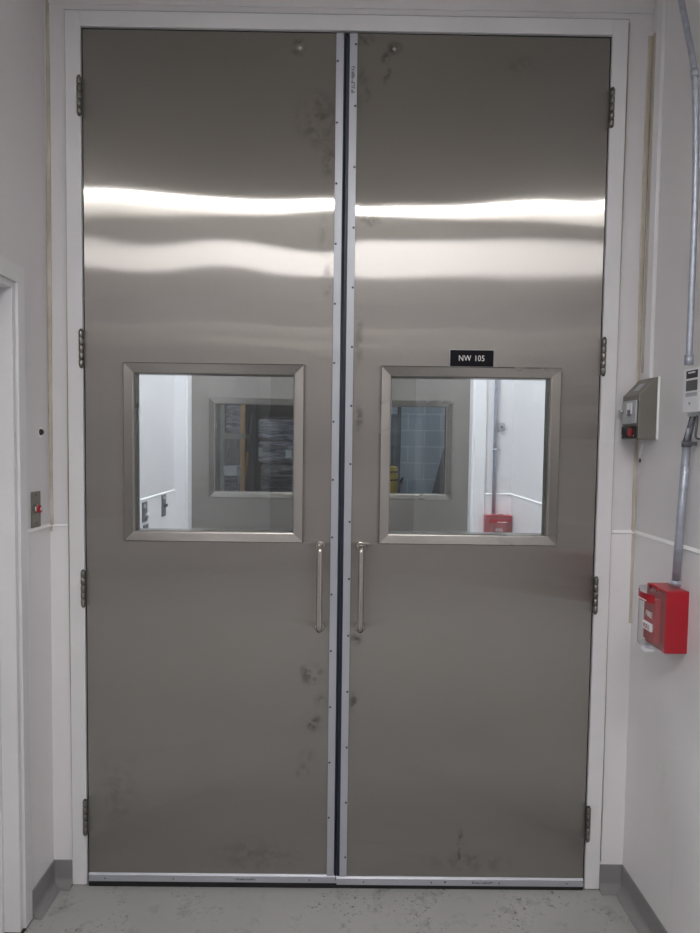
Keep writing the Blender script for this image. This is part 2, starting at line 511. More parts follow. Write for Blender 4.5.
caulk_strip('trim_12', XR - .009, 0, 1.0, 3.06, .018, 2, 'beige aged caulk strip in the corner by the grey switch box')
caulk_strip('trim_17', XR, -.014, 1.9, 3.06, .024, 6, 'beige aged caulk smear on the wall beside the raceway', .003, 'y')
caulk_strip('trim_13', -.9712, 0, .11, 3.1, .0028, 3, 'thin brown caulk line beside the door frame, push button side', .0128)
caulk_strip('trim_14', .9712, 0, .11, 3.1, .0022, 4, 'thin brown caulk line beside the door frame, switch box side', .0128)
b = MB(); b.box(-.972, .972, -.0128, 0, DH + .052, DH + .0537)
struct('trim_15', b, M['grey_p'], 'thin dirty caulk line along the top of the door frame')
b = MB()
for sg in (-1, 1): b.box(sg * .9108, sg * .9168, .0005, .047, .02, 3.05)
b.box(-.9168, .9168, .0005, .047, 3.0485, 3.0555)
struct('trim_16', b, M['black'], 'black rubber gasket in the gap between the door leaves and the frame')

# cove base
def cove(name, p, q, nrm, label):
    """p,q: wall foot line; nrm: direction into the room"""
    H, th, R = .095, .005, .032
    prof = [(0, 0), (0, H), (th, H), (th, R + .004)]
    for i in range(1, 7):
        a = PI / 2 * i / 6
        prof.append((th + R - R * math.cos(a), .002 + R - R * math.sin(a)))
    prof.append((th + R, 0))
    p = Vector(p); q = Vector(q); nv = Vector(nrm)
    vs = [p + nv * a + Vector((0, 0, z)) for a, z in prof] + [q + nv * a + Vector((0, 0, z)) for a, z in prof]
    n = len(prof)
    b = MB(); b.add(vs, [tuple(range(n)), tuple(range(n, 2 * n))[::-1]] + [(i, (i + 1) % n, n + (i + 1) % n, n + i) for i in range(n)], False)
    return struct(name, b, M['cove'], label, recalc=True)
cove('baseboard_left', (XL + .003, -.197, 0), (XL + .003, 0, 0), (1, 0, 0), 'short grey cove base between the side door and the corner')
cove('baseboard_right', (XR - .003, YB, 0), (XR - .003, 0, 0), (-1, 0, 0), 'long grey cove base under the pull station')
cove('baseboard_front', (XL + .003, -.003, 0), (-.971, -.003, 0), (0, -1, 0), 'tiny grey cove base piece between side door corner and frame')
cove('baseboard_front.001', (.971, -.003, 0), (XR - .003, -.003, 0), (0, -1, 0), 'tiny grey cove base piece right of the door frame')
cove('baseboard_far_right', (XR - .003, T, 0), (XR - .003, YF, 0), (-1, 0, 0), 'grey cove base beyond the near doors')
cove('baseboard_far_left', (XL + .003, T, 0), (XL + .003, YF, 0), (1, 0, 0), 'grey cove base beyond the near doors under two wall switches')

# ------------------------------------------------------------------ the steel door leaves
def warp(side, x, z):
    """slight oil-canning of the sheet; x measured from the middle of the pair, metres"""
    if side < 0:
        return .0005 * math.sin(5.2 * x + .6) * math.sin(5.5 * z + 1.0) + .0004 * math.sin(13 * x + 1) * math.sin(4.3 * z) + .0005 * math.sin(2.1 * z + 3.0 * x) + .0045 * math.sin(9 * x + 1.9) * (z - 2.30) * math.exp(-((z - 2.30) / .13) ** 2) + .0018 * (z - 2.33) * math.exp(-((z - 2.33) / .10) ** 2)
    return .0006 * math.sin(4.6 * x + 2.0) * math.sin(5.0 * z + .3) + .00035 * math.sin(12 * x) * math.sin(5.3 * z + 2) + .0034 * (x - .55) * (z - 1.5) + .0075 * (1.1 - x) * (z - 2.49) * math.exp(-((z - 2.49) / .11) ** 2) - .0055 * (z - 2.33) * math.exp(-((z - 2.33) / .10) ** 2)

WA, WB, WZ0, WZ1 = .171, .737, 1.316, 1.877     # window opening, from the middle of the pair
def leaf_panel(side, root, mat, flat=False):
    x0, x1 = .0065, .9105
    hx = HX
    def edges(a, b, n): return [a + (b - a) * i / n for i in range(n + 1)]
    xs = edges(x0, WA, 5)[:-1] + edges(WA, WB, 16)[:-1] + edges(WB, x1, 5)
    zs = edges(.006, WZ0, 40)[:-1] + edges(WZ0, WZ1, 16)[:-1] + edges(WZ1, 3.048, 40)
    yF, yK = -.006, .038
    b = MB(); vs = []; nx, nz = len(xs), len(zs)
    for z in zs:
        for x in xs: vs.append((side * x - side * hx, yF + warp(side, side * x, z) * (0 if (x in (xs[0], xs[-1])) else 1), z))
    for z in zs:
        for x in xs: vs.append((side * x - side * hx, yK, z))
    fs = []
    N = nx * nz
    ia, ib = xs.index(WA), xs.index(WB); ja, jb = zs.index(WZ0), zs.index(WZ1)
    hole = lambda i, j: ia <= i < ib and ja <= j < jb
    for j in range(nz - 1):
        for i in range(nx - 1):
            if hole(i, j): continue
            a, c, d, e = j * nx + i, j * nx + i + 1, (j + 1) * nx + i + 1, (j + 1) * nx + i
            fs.append((a, c, d, e) if side > 0 else (e, d, c, a))
            fs.append((N + e, N + d, N + c, N + a) if side > 0 else (N + a, N + c, N + d, N + e))
    b.add(vs, fs, True)
    # sides and window reveals with their own vertices, so the shading breaks at the edges
    def strip(idx, closed, flip):
        vv = []
        for k in idx: vv += [vs[k], vs[N + k]]
        n = len(idx); ff = []
        for i in range(n if closed else n - 1):
            j = (i + 1) % n; ff.append((2 * i, 2 * j, 2 * j + 1, 2 * i + 1) if flip else (2 * i + 1, 2 * j + 1, 2 * j, 2 * i))
        b.add(vv, ff, False)
    ring = [i for i in range(nx)] + [j * nx + nx - 1 for j in range(1, nz)] + [(nz - 1) * nx + i for i in range(nx - 2, -1, -1)] + [j * nx for j in range(nz - 2, 0, -1)]
    strip(ring, True, side < 0)
    win = [ja * nx + i for i in range(ia, ib)] + [j * nx + ib for j in range(ja, jb)] + [jb * nx + i for i in range(ib, ia, -1)] + [j * nx + ia for j in range(jb, ja, -1)]
    strip(win, True, side > 0)
    return b.build('door_panel', mat, root)

def mitred(root, xa, xb, za, zb, name='window_frame', back=False):
    """stainless vision frame: sloped faces mitred at the corners; outer and inner rectangles"""
    prof = [(-.004, 0.0, .040), (.0, -.010, .040), (.006, -.013, .034), (.034, -.016, .006), (.040, -.013, 0.0), (.040, .016, 0.0)]
    # each entry: (unused, y offset, distance outwards from the opening)
    pr = [(.036, .000), (.036, -.013), (.033, -.0165), (.004, -.0115), (.001, -.0105), (-.003, -.006), (-.003, .0185)]
    b = MB(); vs = []
    y0 = -.006 if not back else .038
    sg = 1 if not back else -1
    for d, y in pr:
        yy = y0 + (y if not back else -y)
        vs += [(xa - d, yy, za - d), (xb + d, yy, za - d), (xb + d, yy, zb + d), (xa - d, yy, zb + d)]
    fs = []
    for i in range(len(pr) - 1):
        for k in range(4):
            k2 = (k + 1) % 4
            f = (i * 4 + k, i * 4 + k2, (i + 1) * 4 + k2, (i + 1) * 4 + k)
            fs.append(f if not back else f[::-1])
    o = len(pr) - 1
    for k in range(4):   # close the back
        k2 = (k + 1) % 4; f = (o * 4 + k, o * 4 + k2, k2, k); fs.append(f if not back else f[::-1])
    b.add(vs, fs, False)
    return b.build(name, M['steel'], root, recalc=True)

def marks(root, name, x, y, z, length, h, vertical=False, seed=0, arrow=False):
    """tiny printed maker's line, unreadable at this size"""
    rnd = random.Random(seed); b = MB(); p = 0
    while p < length:
        wd = h * rnd.uniform(.35, .6); hh = h * rnd.choice([.75, 1, 1, .5]); 
        if rnd.random() > .12:
            bars = [(p, p + wd * .35, 0, hh), (p, p + wd, hh * .8, hh)] if rnd.random() > .5 else [(p, p + wd * .3, 0, hh), (p + wd * .65, p + wd, 0, hh), (p, p + wd, hh * .4, hh * .6)]
            for a0, a1, c0, c1 in bars:
                if vertical: b.box(x + c0 - h / 2, x + c1 - h / 2, y - .0004, y, z - a0, z - a1)
                else: b.box(x + a0, x + a1, y - .0004, y, z + c0 - h / 2, z + c1 - h / 2)
        p += wd * 1.35
    if arrow:
        b.prism([(x - .10 - h * .6, z + h * .6), (x - .10 + h * .6, z + h * .6), (x - .10, z - h * .6)], 'y', y - .0004, y)
    return b.build(name, M['print_k'], root)

def make_leaf(side, name, label):
    root = empty(name, (side * HX, 0, 0))
    tag(root, label, None, None, 'structure')
    X = lambda x: side * x - side * HX      # distance from the middle of the pair -> leaf frame
    leaf_panel(side, root, M['steel_l'] if side < 0 else M['steel_r'])
    xa, xb = sorted((X(WA), X(WB)))
    mitred(root, xa, xb, WZ0, WZ1)
    mitred(root, xa, xb, WZ0, WZ1, back=True)
    g = MB(); g.box(xa - .004, xb + .004, .012, .018, WZ0 - .004, WZ1 + .004); g.build('window_pane', M['glass'], root)
    # pull handle
    x = X(.073); z0, z1, yh, r = .974, 1.270, -.062, .0105
    path = [(x, -.006, z1)]
    for i in range(8):
        a = PI / 2 * i / 7; path.append((x, yh + .018 - .018 * math.sin(a), z1 - .018 + .018 * math.cos(a)))
    for i in range(8):
        a = PI / 2 * i / 7; path.append((x, yh + .018 - .018 * math.cos(a), z0 + .018 - .018 * math.sin(a)))
    path.append((x, -.006, z0))
    h = MB(); h.tube(path, r, 16)
    ho = h.build('pull_handle', M['satin'], root)
    for z in (z0, z1):
        f = MB(); f.tube([(x, -.0045, z), (x, -.009, z), (x, -.011, z)], [.018, .018, .014], 20); f.build('flange', M['satin'], ho)
    # meeting edge strip with screws
    xo, xi = X(.0365), X(.0105)
    s = MB(); s.box(xo, xi, -.013, -.0045, .046, 3.046)
    st = s.build('edge_strip', M['alu'], root, bevel=.0008)
    z = 2.953 if side < 0 else 3.010
    k = 0
    while z > .08:
        d = MB(); d.dome((X(.031), -.013, z), (0, -1, 0), .0042, .0018, 10, 3); d.build('screw', M['screw'], st)
        z -= .2065; k += 1
    if side > 0: marks(st, 'printed_line', X(.0225), -.013, 2.935, .085, .012, True, 5)
    # rubber seal between the leaves
    s = MB()
    if side < 0:
        s.box(X(.0105), X(-.0015), -.009, .020, .03, 3.040); s.tube([(X(.004), -.009, .03), (X(.004), -.009, 3.04)], .004, 8)
    else:
        s.box(X(.0105), X(.0016), -.0075, .020, .03, 3.040)
    s.build('meeting_seal', M['rubber'], root)
    if side > 0:
        s = MB(); s.box(X(.035), X(-.022), .0385, .0425, .02, 3.03); s.build('light_stop_strip', M['alu'], root)  # unseen strip added behind the seal to block light between the leaves
    # sweep at the foot
    dz = 0.0 if side > 0 else .006
    a, c = X(.910), X(-.001 if side < 0 else .0005)
    pr = [(-.0045, .012), (-.0045, .042), (-.0085, .042), (-.014, .036), (-.0125, .034), (-.0125, .012)]
    pr = [(yy, zz + dz + .002) for yy, zz in pr]
    s = MB(); s.prism(pr, 'x', min(a, c), max(a, c)); sw = s.build('door_sweep', M['alu'], root)
    s = MB(); s.box(a, c, -.0118, -.0065, .0005, .016 + dz); s.build('rubber_lip', M['black'], sw)
    for q in (.10, .35, .60, .85):
        d = MB(); d.dome((X(q), -.0125, .025 + dz), (0, -1, 0), .003, .0012, 10, 3); d.build('screw', M['screw'], sw)
    if side < 0: marks(sw, 'printed_line', X(.375), -.0125, .026 + dz, .075, .007, False, 8)
    else: marks(sw, 'printed_line', X(.50), -.0125, .026 + dz, .075, .007, False, 9, True)
    # through bolt head of the closer
    d = MB(); d.dome((X(.1635), -.006, 3.0), (0, -1, 0), .009, .006, 16, 4)
    d.tube([(X(.1635), -.0055, 3.0), (X(.1635), -.0075, 3.0)], .012, 18)
    d.build('bolt_head', M['satin'], root)
    # hinges
    for zt in ((2.885, 2.022, 1.170, .327) if side < 0 else (2.874, 2.019, 1.167, .319)):
        hx = X(.9205)
        hb = MB(); zb = zt - .127
        seg = .127 / 5
        for i in range(5):
            hb.tube([(hx, -.017, zb + i * seg + .0012), (hx, -.017, zb + i * seg + .0028), (hx, -.017, zb + (i + 1) * seg - .0028), (hx, -.017, zb + (i + 1) * seg - .0012)], [.0062, .0080, .0080, .0062], 14)
        ho = hb.build('hinge', M['hinge'], root)
        p = MB(); p.tube([(hx, -.017, zb - .005), (hx, -.017, zb - .002), (hx, -.017, zt + .002), (hx, -.017, zt + .005)], [.003, .0055, .0055, .003], 12); p.build('hinge_pin', M['screw'], ho)
        p = MB(); p.box(X(.9105), X(.9165), -.014, .03, zb, zt); p.build('hinge_plate', M['screw'], ho)
    return root

L = make_leaf(-1, 'door_1', 'near stainless steel door leaf without a room sign, hinged beside the push button wall')
R = make_leaf(1, 'door_2', 'near stainless steel door leaf carrying the black room sign above its window')
index_children()
for (n, src, y, cx, rz, lab) in (
    ('door_3', L, YF + T - .044, FO, 0, 'far stainless door leaf, its window showing wrapped pallets'),
    ('door_4', R, YF + T - .044, FO, 0, 'far stainless door leaf, its window showing the blue-grey block wall'),
    ('door_5', L, YB, 0, PI, 'stainless door leaf behind the viewer, on the pull station side'),
    ('door_6', R, YB, 0, PI, 'stainless door leaf behind the viewer, on the side door side')):
    c = copy_tree(src, hinges=(rz != 0)); c.name = n
    sgn = -1 if src is L else 1
    c.location = (cx + sgn * HX * math.cos(rz), y, 0); c.rotation_euler = (0, 0, rz)
    c['label'] = lab

# ------------------------------------------------------------------ side door in the left wall
o = empty('door_7', (XL, -.71, 0)); tag(o, 'plain white side door in a white steel frame at the wall with the push button', None, None, 'structure')
b = MB()
def lx(v): return v
for y0, y1 in ((-.25 + .71, -.2 + .71), (-1.22 + .71, -1.17 + .71)):
    b.box(-.0, .010, y0, y1, .006, DZ + .055)
b.box(0, .010, -.46, .46, DZ, DZ + .055)
b.box(-.11, .0, .440, .46, .006, DZ); b.box(-.11, .0, -.46, -.440, .006, DZ); b.box(-.11, 0, -.44, .44, DZ - .02, DZ)
b.box(-.11, -.052, .424, .440, .006, DZ - .02); b.box(-.11, -.052, -.44, -.424, .006, DZ - .02)
b.box(-.11, -.052, -.424, .424, DZ - .036, DZ - .02)
b.build('door_frame', M['frame'], o, bevel=.0015)
b = MB(); b.box(-.108, -.066, -.421, .421, .01, DZ - .039); b.build('door_panel', M['frame'], o, bevel=.0015)
b = MB(); b.box(-.066, -.062, -.38, -.33, .95, 1.15); pl = b.build('handle_plate', M['satin'], o)
b = MB(); b.tube([(-.062, -.355, 1.05), (-.03, -.355, 1.05), (-.02, -.345, 1.05), (-.02, -.24, 1.05)], .009, 12); b.build('lever', M['satin'], pl)
b = MB(); b.box(-.11, .008, .4405, .505, 0, .0055); b.box(-.11, .008, -.51, -.4405, 0, .0055)
b.build('threshold_gap', M['dark'], o)

# ------------------------------------------------------------------ ceiling lights
def ceiling_light(cx, cy, w, d, mat, label):
    o = empty('ceiling_light', (cx, cy, CEIL)); tag(o, label, 'ceiling light')
    b = MB(); z0, z1 = -.018, 0
    b.box(-w / 2 - .03, w / 2 + .03, -d / 2 - .03, -d / 2, z0, z1); b.box(-w / 2 - .03, w / 2 + .03, d / 2, d / 2 + .03, z0, z1)
    b.box(-w / 2 - .03, -w / 2, -d / 2, d / 2, z0, z1); b.box(w / 2, w / 2 + .03, -d / 2, d / 2, z0, z1)
    b.build('light_frame', M['white'], o)
    b = MB(); b.box(-w / 2, w / 2, -d / 2, d / 2, -.012, -.002); b.build('diffuser', mat, o)
ceiling_light(0, -2.655, 1.9, .09, M['light_near'], 'slim lit ceiling panel above the viewer, mirrored as the bright band')
ceiling_light(-.52, -4.31, .96, 1.08, M['light_near2'], 'large dim ceiling panel behind the viewer, on the push button side')
ceiling_light(.52, -4.31, .96, 1.08, M['light_near2'], 'large dim ceiling panel behind the viewer, on the pull station side')
ceiling_light(0, 1.05, 1.2, .45, M['light_air'], 'flat lit ceiling panel between the two pairs of steel doors')

# ------------------------------------------------------------------ room sign
o = empty('room_sign', (.456, -.006, 1.944)); tag(o, 'small black room number sign above the window of the near door', 'sign')
b = MB(); b.box(-.077, .077, -.0035, .001, -.0285, .0285); b.build('sign_plate', M['sign'], o, bevel=.0008)
b = MB(); b.box(-.0785, .0785, -.0014, .0012, -.030, .030); b.build('backing', M['alu'], o)
rot = Matrix.Rotation(PI / 2, 4, 'X')
for t_, x_ in (('NW', -.0255), ('105', .0265)):
    text_mesh(t_, 'lettering' if t_ == 'NW' else 'number', .0285, M['print_w'], o, Matrix.Translation((x_, -.0037, -.001)) @ rot @ Matrix.Diagonal((.86, 1, 1, 1)), .0003, spacing=1.05)

# ------------------------------------------------------------------ push button on the left wall
o = empty('push_button', (XL, -.118, 1.400)); tag(o, 'stainless push plate with a red button on the wall near the side door', 'push button')
b = MB(); b.box(0, .0035, -.036, .036, -.062, .060); b.build('plate', M['boxsteel'], o, bevel=.001)
b = MB(); b.tube([(.003, 0, 0), (.008, 0, 0), (.008, 0, 0), (.011, 0, 0)], [.017, .017, .014, .014], 20); b.build('collar', M['satin'], o)
b = MB(); b.tube([(.010, 0, 0), (.017, 0, 0), (.020, 0, 0)], [.0135, .0135, .011], 20); bt = b.build('button', M['red'], o)
b = MB(); b.tube([(.0202, 0, .002), (.0208, 0, .002)], .0065, 14); b.build('button_mark', M['white'], bt)
for z in (-.048, .048):
    b = MB(); b.dome((.0035, 0, z), (1, 0, 0), .004, .0018, 10, 3); b.build('screw', M['screw'], o)

# small wall plugs
o = empty('wall_plug', (XL, -.073, 1.663)); tag(o, 'small black plug in a chipped hole above the red push button', 'plug')
b = MB(); b.tube([(-.0005, .003, -.001), (.0015, .003, -.001)], .0175, 9); b.build('chipped_rim', M['bead'], o)
b = MB(); b.dome((.001, 0, 0), (1, 0, 0), .0115, .012, 14, 4); b.tube([(.001, .004, 0), (.009, .009, .001)], .006, 9); b.build('plug', M['print_k'], o)
o = empty('wall_plug', (XR, -.020, 1.590)); tag(o, 'tiny dark screw hole with a pale drip below the grey switch box', 'hole')
b = MB(); b.dome((0, 0, 0), (-1, 0, 0), .007, .003, 12, 3); b.build('plug', M['print_k'], o)
b = MB(); b.tube([(-.0005, -.002, .012), (-.0012, -.006, .03), (-.0012, -.018, .055), (-.0005, -.022, .062)], [.006, .007, .005, .002], 8); b.build('drip', M['bead'], o)

# ------------------------------------------------------------------ hooded switch box on the right wall
o = empty('switch_box', (XR, -.08, 1.665)); tag(o, 'stainless switch box with a sloped hood, key switch and red button', 'switch box')
ya, yb = -.073, .066      # near and far
b = MB(); b.prism([(0, 0), (0, .210), (-.012, .208), (-.066, .150), (-.066, 0)], 'y', ya, yb)
b.build('hood', M['boxsteel'], o, bevel=.0015)
b = MB(); b.box(-.006, 0, ya - .0035, ya, -.001, .211); b.build('sealant', M['bead'], o)
b = MB(); b.box(-.073, -.066, -.062, .052, .052, .132); kp = b.build('key_switch', M['grey_p'], o, bevel=.003)
b = MB(); b.box(-.077, -.073, -.036, .006, .086, .124); b.build('cover_flap', M['white'], kp, bevel=.001)
b = MB(); b.box(-.0785, -.077, -.026, -.006, .078, .100); b.build('key_slot', M['dgrey'], kp)
b = MB(); b.tube([(-.073, .040, .098), (-.079, .046, .098), (-.079, .056, .098)], .0065, 10); b.build('key_knob', M['grey_p'], kp)
b = MB(); b.box(-.072, -.066, -.058, .056, .004, .044); rb = b.build('button_plate', M['black'], o, bevel=.001)
b = MB(); b.tube([(-.071, -.026, .024), (-.077, -.026, .024), (-.079, -.026, .024)], [.0145, .0145, .011], 18); b.build('red_button', M['red'], rb)
for y in (-.05, .05):
    b = MB(); b.dome((-.072, y, .012), (-1, 0, 0), .004, .002, 10, 3); b.build('screw', M['alu'], rb)
b = MB(); b.add([(-.0335, -.03, .1872), (-.0335, .02, .1872), (-.0495, .02, .170), (-.0495, -.03, .170)], [(0, 1, 2, 3)]); 
b = MB(); b.box(-.05, -.04, -.035, .02, .1775, .1785)
b = MB(); b.prism([(-.030, .1906), (-.052, .1670), (-.0505, .1666), (-.0285, .1902)], 'y', -.03, .015); b.build('engraved_label', M['alu'], o)

# raceway dropping to the box
b = MB(); b.box(XR - .014, XR - .0002, -.102, -.056, 1.873, 3.19)
o = b.build('wall_raceway', M['frame'], bevel=.002); tag(o, 'white vertical cable raceway dropping to the hooded steel switch box', 'raceway')
b = MB(); b.box(XR - .026, XR - .0002, -.09, -.004, 3.192, 3.24)
o = b.build('cable_clamp', M['hinge'], bevel=.002); tag(o, 'small dark bracket at the top of the white raceway', 'bracket')

# ------------------------------------------------------------------ conduit, white module, pull station on the right wall
CX = XR - .051
def smooth_path(pts, n=8):
    out = []
    P = [Vector(p) for p in pts]; P = [P[0]] + P + [P[-1]]
    for i in range(1, len(P) - 2):
        for k in range(n):
            t = k / n
            out.append(.5 * ((2 * P[i]) + (-P[i - 1] + P[i + 1]) * t + (2 * P[i - 1] - 5 * P[i] + 4 * P[i + 1] - P[i + 2]) * t * t + (-P[i - 1] + 3 * P[i] - 3 * P[i + 1] + P[i + 2]) * t ** 3))
    out.append(P[-1])
    return out
o = empty('conduit', (CX, -.456, 1.88)); tag(o, 'upper grey metal conduit bending down to the white alarm module', 'conduit')
pts = [(0, .265, 1.48), (0, .188, 1.24), (0, .137, 1.105), (0, .086, .981), (0, .037, .85), (0, .016, .70), (0, .002, .47), (0, 0, .2), (0, 0, .0)]
b = MB(); b.tube(smooth_path(pts), .0088, 14); b.build('tube', M['emt'], o)
b = MB(); b.tube([(0, .031, .83), (0, .038, .855)], .0112, 14); b.build('coupling', M['emt'], o)
b = MB(); b.tube([(0, 0, .0), (0, 0, .028)], .0125, 14); b.build('connector', M['emt'], o)

MY0, MY1 = -.548, -.445   # module near and far side
o = empty('alarm_module', (XR, -.495, 1.740)); tag(o, 'white wall module with small dark labels between the two conduits', 'alarm module')
b = MB(); b.box(-.060, 0, MY0 + .495, MY1 + .495, 0, .128); b.build('housing', M['white'], o, bevel=.003)
for z0, z1, mt in ((.098, .120, 'print_k'), (.062, .092, 'dgrey'), (.046, .057, 'grey_p')):
    b = MB(); b.box(-.0606, -.060, -.036, .030, z0, z1); b.build('label', M[mt], o)
b = MB(); b.box(-.0611, -.0606, -.022, .018, .112, .116); b.build('label', M['white'], o)
b = MB(); b.tube([(-.060, .005, .026), (-.062, .005, .026)], .004, 10); b.build('indicator', M['grey_p'], o)
b = MB(); b.box(-.045, -.004, -.045, .045, -.010, 0); b.build('bottom_gland', M['grey_p'], o)
b = MB(); b.tube(smooth_path([(-.045, -.012, -.008), (-.045, -.010, -.045), (-.043, -.004, -.070), (-.036, -.016, -.076), (-.03, -.05, -.070), (-.03, -.062, -.03), (-.03, -.05, -.008)], 5), .0032, 8); b.build('cable_loop', M['dgrey'], o)

CX += .021
o = empty('conduit', (CX, -.385, 1.213)); tag(o, 'lower grey metal conduit running down to the red pull station', 'conduit')
b = MB(); b.tube([(0, 0, 0), (0, -.016, .2), (0, -.036, .440)], .0122, 14); b.build('tube', M['emt'], o)
b = MB(); b.tube([(0, -.036, .428), (0, -.036, .446)], .0150, 14); b.box(-.004, .024, -.050, -.024, .431, .443); b.build('clamp', M['dgrey'], o)
b = MB(); b.tube([(-.004, -.026, .446), (-.004, -.062, .516)], .0032, 8); b.tube([(.002, -.050, .446), (.002, -.075, .516)], .0032, 8); b.build('support_rod', M['dgrey'], o)
b = MB(); b.tube([(0, -.036, .44), (0, -.046, .480), (0, -.047, .485)], [.0075, .0075, .005], 12); b.tube([(0, -.047, .485), (0, -.068, .516)], .0045, 10); b.build('connector', M['emt'], o)
b = MB(); b.tube([(0, 0, 0.0), (0, 0, .018)], .0145, 14); b.build('lock_nut', M['emt'], o)

def pull_station(loc, rz, label, W=.142):
    """built facing -x; y along the wall, z up from the foot of the back box"""
    o = empty('pull_station', loc, rz); tag(o, label, 'fire alarm pull station')
    H, D = .192, .070
    b = MB(); b.box(-D, 0, -W / 2, W / 2, 0, H); b.build('back_box', M['red'], o, bevel=.004, seg=3)
    # inner station
    b = MB(); b.box(-D - .020, -D, -.038, .040, .022, .160); st = b.build('station_body', M['red2'], o, bevel=.003)
    b = MB(); b.box(-D - .027, -D - .020, -.030, .032, .055, .080); b.build('pull_bar', M['print_w'], st, bevel=.002)
    text_mesh('PULL', 'pull_text', .020, M['red2'], st, Matrix.Translation((-D - .0275, .001, .067)) @ Matrix.Rotation(-PI / 2, 4, 'Z') @ Matrix.Rotation(PI / 2, 4, 'X'), .0003)
    text_mesh('FIRE', 'fire_text', .026, M['print_w'], st, Matrix.Translation((-D - .0205, .001, .104)) @ Matrix.Rotation(-PI / 2, 4, 'Z') @ Matrix.Rotation(PI / 2, 4, 'X'), .0003)
    # clear cover: bowed shell
    pr = []
    n = 12
    for i in range(n + 1):
        t = i / n; y = -W / 2 + .004 + (W - .008) * t
        pr.append((-D - .046 * min(1, math.sin(PI * min(max(t, .0), 1)) ** .35 if 0 < t < 1 else 0), y))
    b = MB(); b.prism(pr, 'z', .008, .186)
    cv = b.build('clear_cover', M['clear'], o, recalc=True)
    b = MB(); b.prism([(x - .0012, y) for x, y in pr[1:-1]] + [(x + .0006, y) for x, y in pr[1:-1]][::-1], 'z', .150, .176); b.build('cover_band', M['red'], cv, recalc=True)
    b = MB(); b.box(-D - .0484, -D - .0476, -.040, .020, .154, .158); b.build('band_print', M['print_w'], cv)
    b = MB(); b.tube(smooth_path([(-.080, -.03, .186), (-.082, -.026, .196), (-.090, -.004, .200), (-.086, .02, .194), (-.075, .024, .186)], 5), .0035, 8); b.build('hanger', M['red2'], o)
    b = MB(); b.prism([(-D - .036, -.010), (-D - .006, -.010), (-D - .010, .008), (-D - .030, .008)], 'y', -.012, .016); b.build('seal_tab', M['white'], o)
    return o
pull_station((XR - .0033, -.352, 1.012), 0, 'red fire alarm pull station under a clear cover on the near wall')
pull_station((.974, YF - .0035, 1.010), PI / 2, 'red fire alarm pull station seen through the window of the signed door', .166)

# airlock fittings seen through the windows
o = empty('conduit', (.950, YF - .016, 1.21)); tag(o, 'slim grey conduit above the pull station seen through the door window', 'conduit')
b = MB(); b.tube([(0, 0, 0), (0, 0, 1.9)], .011, 12); b.build('tube', M['emt'], o)
b = MB(); b.tube([(0, 0, .39), (0, 0, .405)], .0145, 12); b.box(-.004, .036, .004, .012, .393, .403); b.build('clamp', M['grey_p'], o)
o = empty('wall_sensor', (.992, YF, 1.752)); tag(o, 'tiny grey wall device beside the slim conduit beyond the door window', 'sensor')
b = MB(); b.box(-.017, .017, -.016, 0, -.024, .024); b.build('base', M['grey_p'], o, bevel=.003)
b = MB(); b.tube([(-.003, -.016, -.003), (-.003, -.022, -.003)], .009, 12); b.build('lens', M['dgrey'], o)

def plate_switch(y, z, h, wd, label, knob):
    o = empty('wall_switch', (XL + .003, y, z)); tag(o, label, 'switch')
    b = MB(); b.box(0, .006, -wd / 2, wd / 2, -h / 2, h / 2); b.build('plate', M['dgrey'], o, bevel=.001)
    if knob == 1:
        b = MB(); b.tube([(.006, .02, -.02), (.020, .02, -.02), (.022, .02, -.02)], [.013, .013, .010], 14); b.build('button', M['white'], o)
        b = MB(); b.tube([(.006, -.02, .03), (.012, -.02, .03)], .012, 12); b.build('button', M['grey_p'], o)
    elif knob == 2:
        b = MB(); b.box(.006, .024, .0, .012, -.008, .010); b.build('toggle', M['print_k'], o, bevel=.002)
        b = MB(); b.box(.006, .012, -.03, .03, .038, .052); b.build('bracket', M['grey_p'], o)
plate_switch(1.20, 1.262, .105, .085, 'dark wall plate with a white button beyond the unsigned door window', 1)
plate_switch(1.22, 1.176, .032, .085, 'small dark wall plate, lowest of those beyond the unsigned door window', 0)
plate_switch(1.60, 1.260, .125, .085, 'dark wall plate with a toggle, nearest the far door frame', 2)

# ------------------------------------------------------------------ the store room beyond the far doors
b = MB(); b.box(SX0 - .1, SX0, YF + T, SY1, 0, SH)
struct('wall_store_left', b, M['storewall'], 'dark side wall of the store room')
b = MB(); b.box(SX1, SX1 + .1, YF + T, SY1, 0, SH)
struct('wall_store_right', b, M['storewall'], 'dark side wall of the store room on the block wall side')
b = MB(); b.box(SX0, SX1, SY1, SY1 + .1, 0, SH)
struct('wall_store_back', b, M['storewall'], 'dark end wall of the store room behind the pallet racks')
b = MB(); b.box(SX0, XL - T, YF + .05, YF + T, 0, SH); b.box(XR + T, SX1, YF + .05, YF + T, 0, SH); b.box(XL - T, XR + T, YF + .05, YF + T, CEIL + .1, SH)
struct('wall_store_front', b, M['storewall'], 'store room side of the far door wall')
b = MB(); b.box(SX0, SX1, YF + T, SY1, SH, SH + .1)
struct('ceiling_store', b, M['storewall'], 'dark ceiling of the store room')
b = MB(); b.box(.36, SX1, 6.2, 6.4, 0, SH)
struct('wall_block', b, M['block'], 'blue-grey painted block wall seen through the far window')

def hi_lamp(x, y, label):
    o = empty('pendant_lamp', (x, y, SH)); tag(o, label, 'lamp', 'lamps of the store room')
    b = MB(); b.tube([(0, 0, -.4), (0, 0, 0)], .008, 8); b.build('stem', M['dgrey'], o)
    b = MB(); b.tube([(0, 0, -.55), (0, 0, -.42), (0, 0, -.38)], [.24, .12, .05], 20); b.build('shade', M['grey_p'], o)
    b = MB(); b.tube([(0, 0, -.565), (0, 0, -.552)], .22, 20); b.build('diffuser', M['light_store'], o)
hi_lamp(-1.2, 3.6, 'round store room lamp nearer the far doors'); hi_lamp(.9, 4.4, 'round store room lamp over the block wall bay')

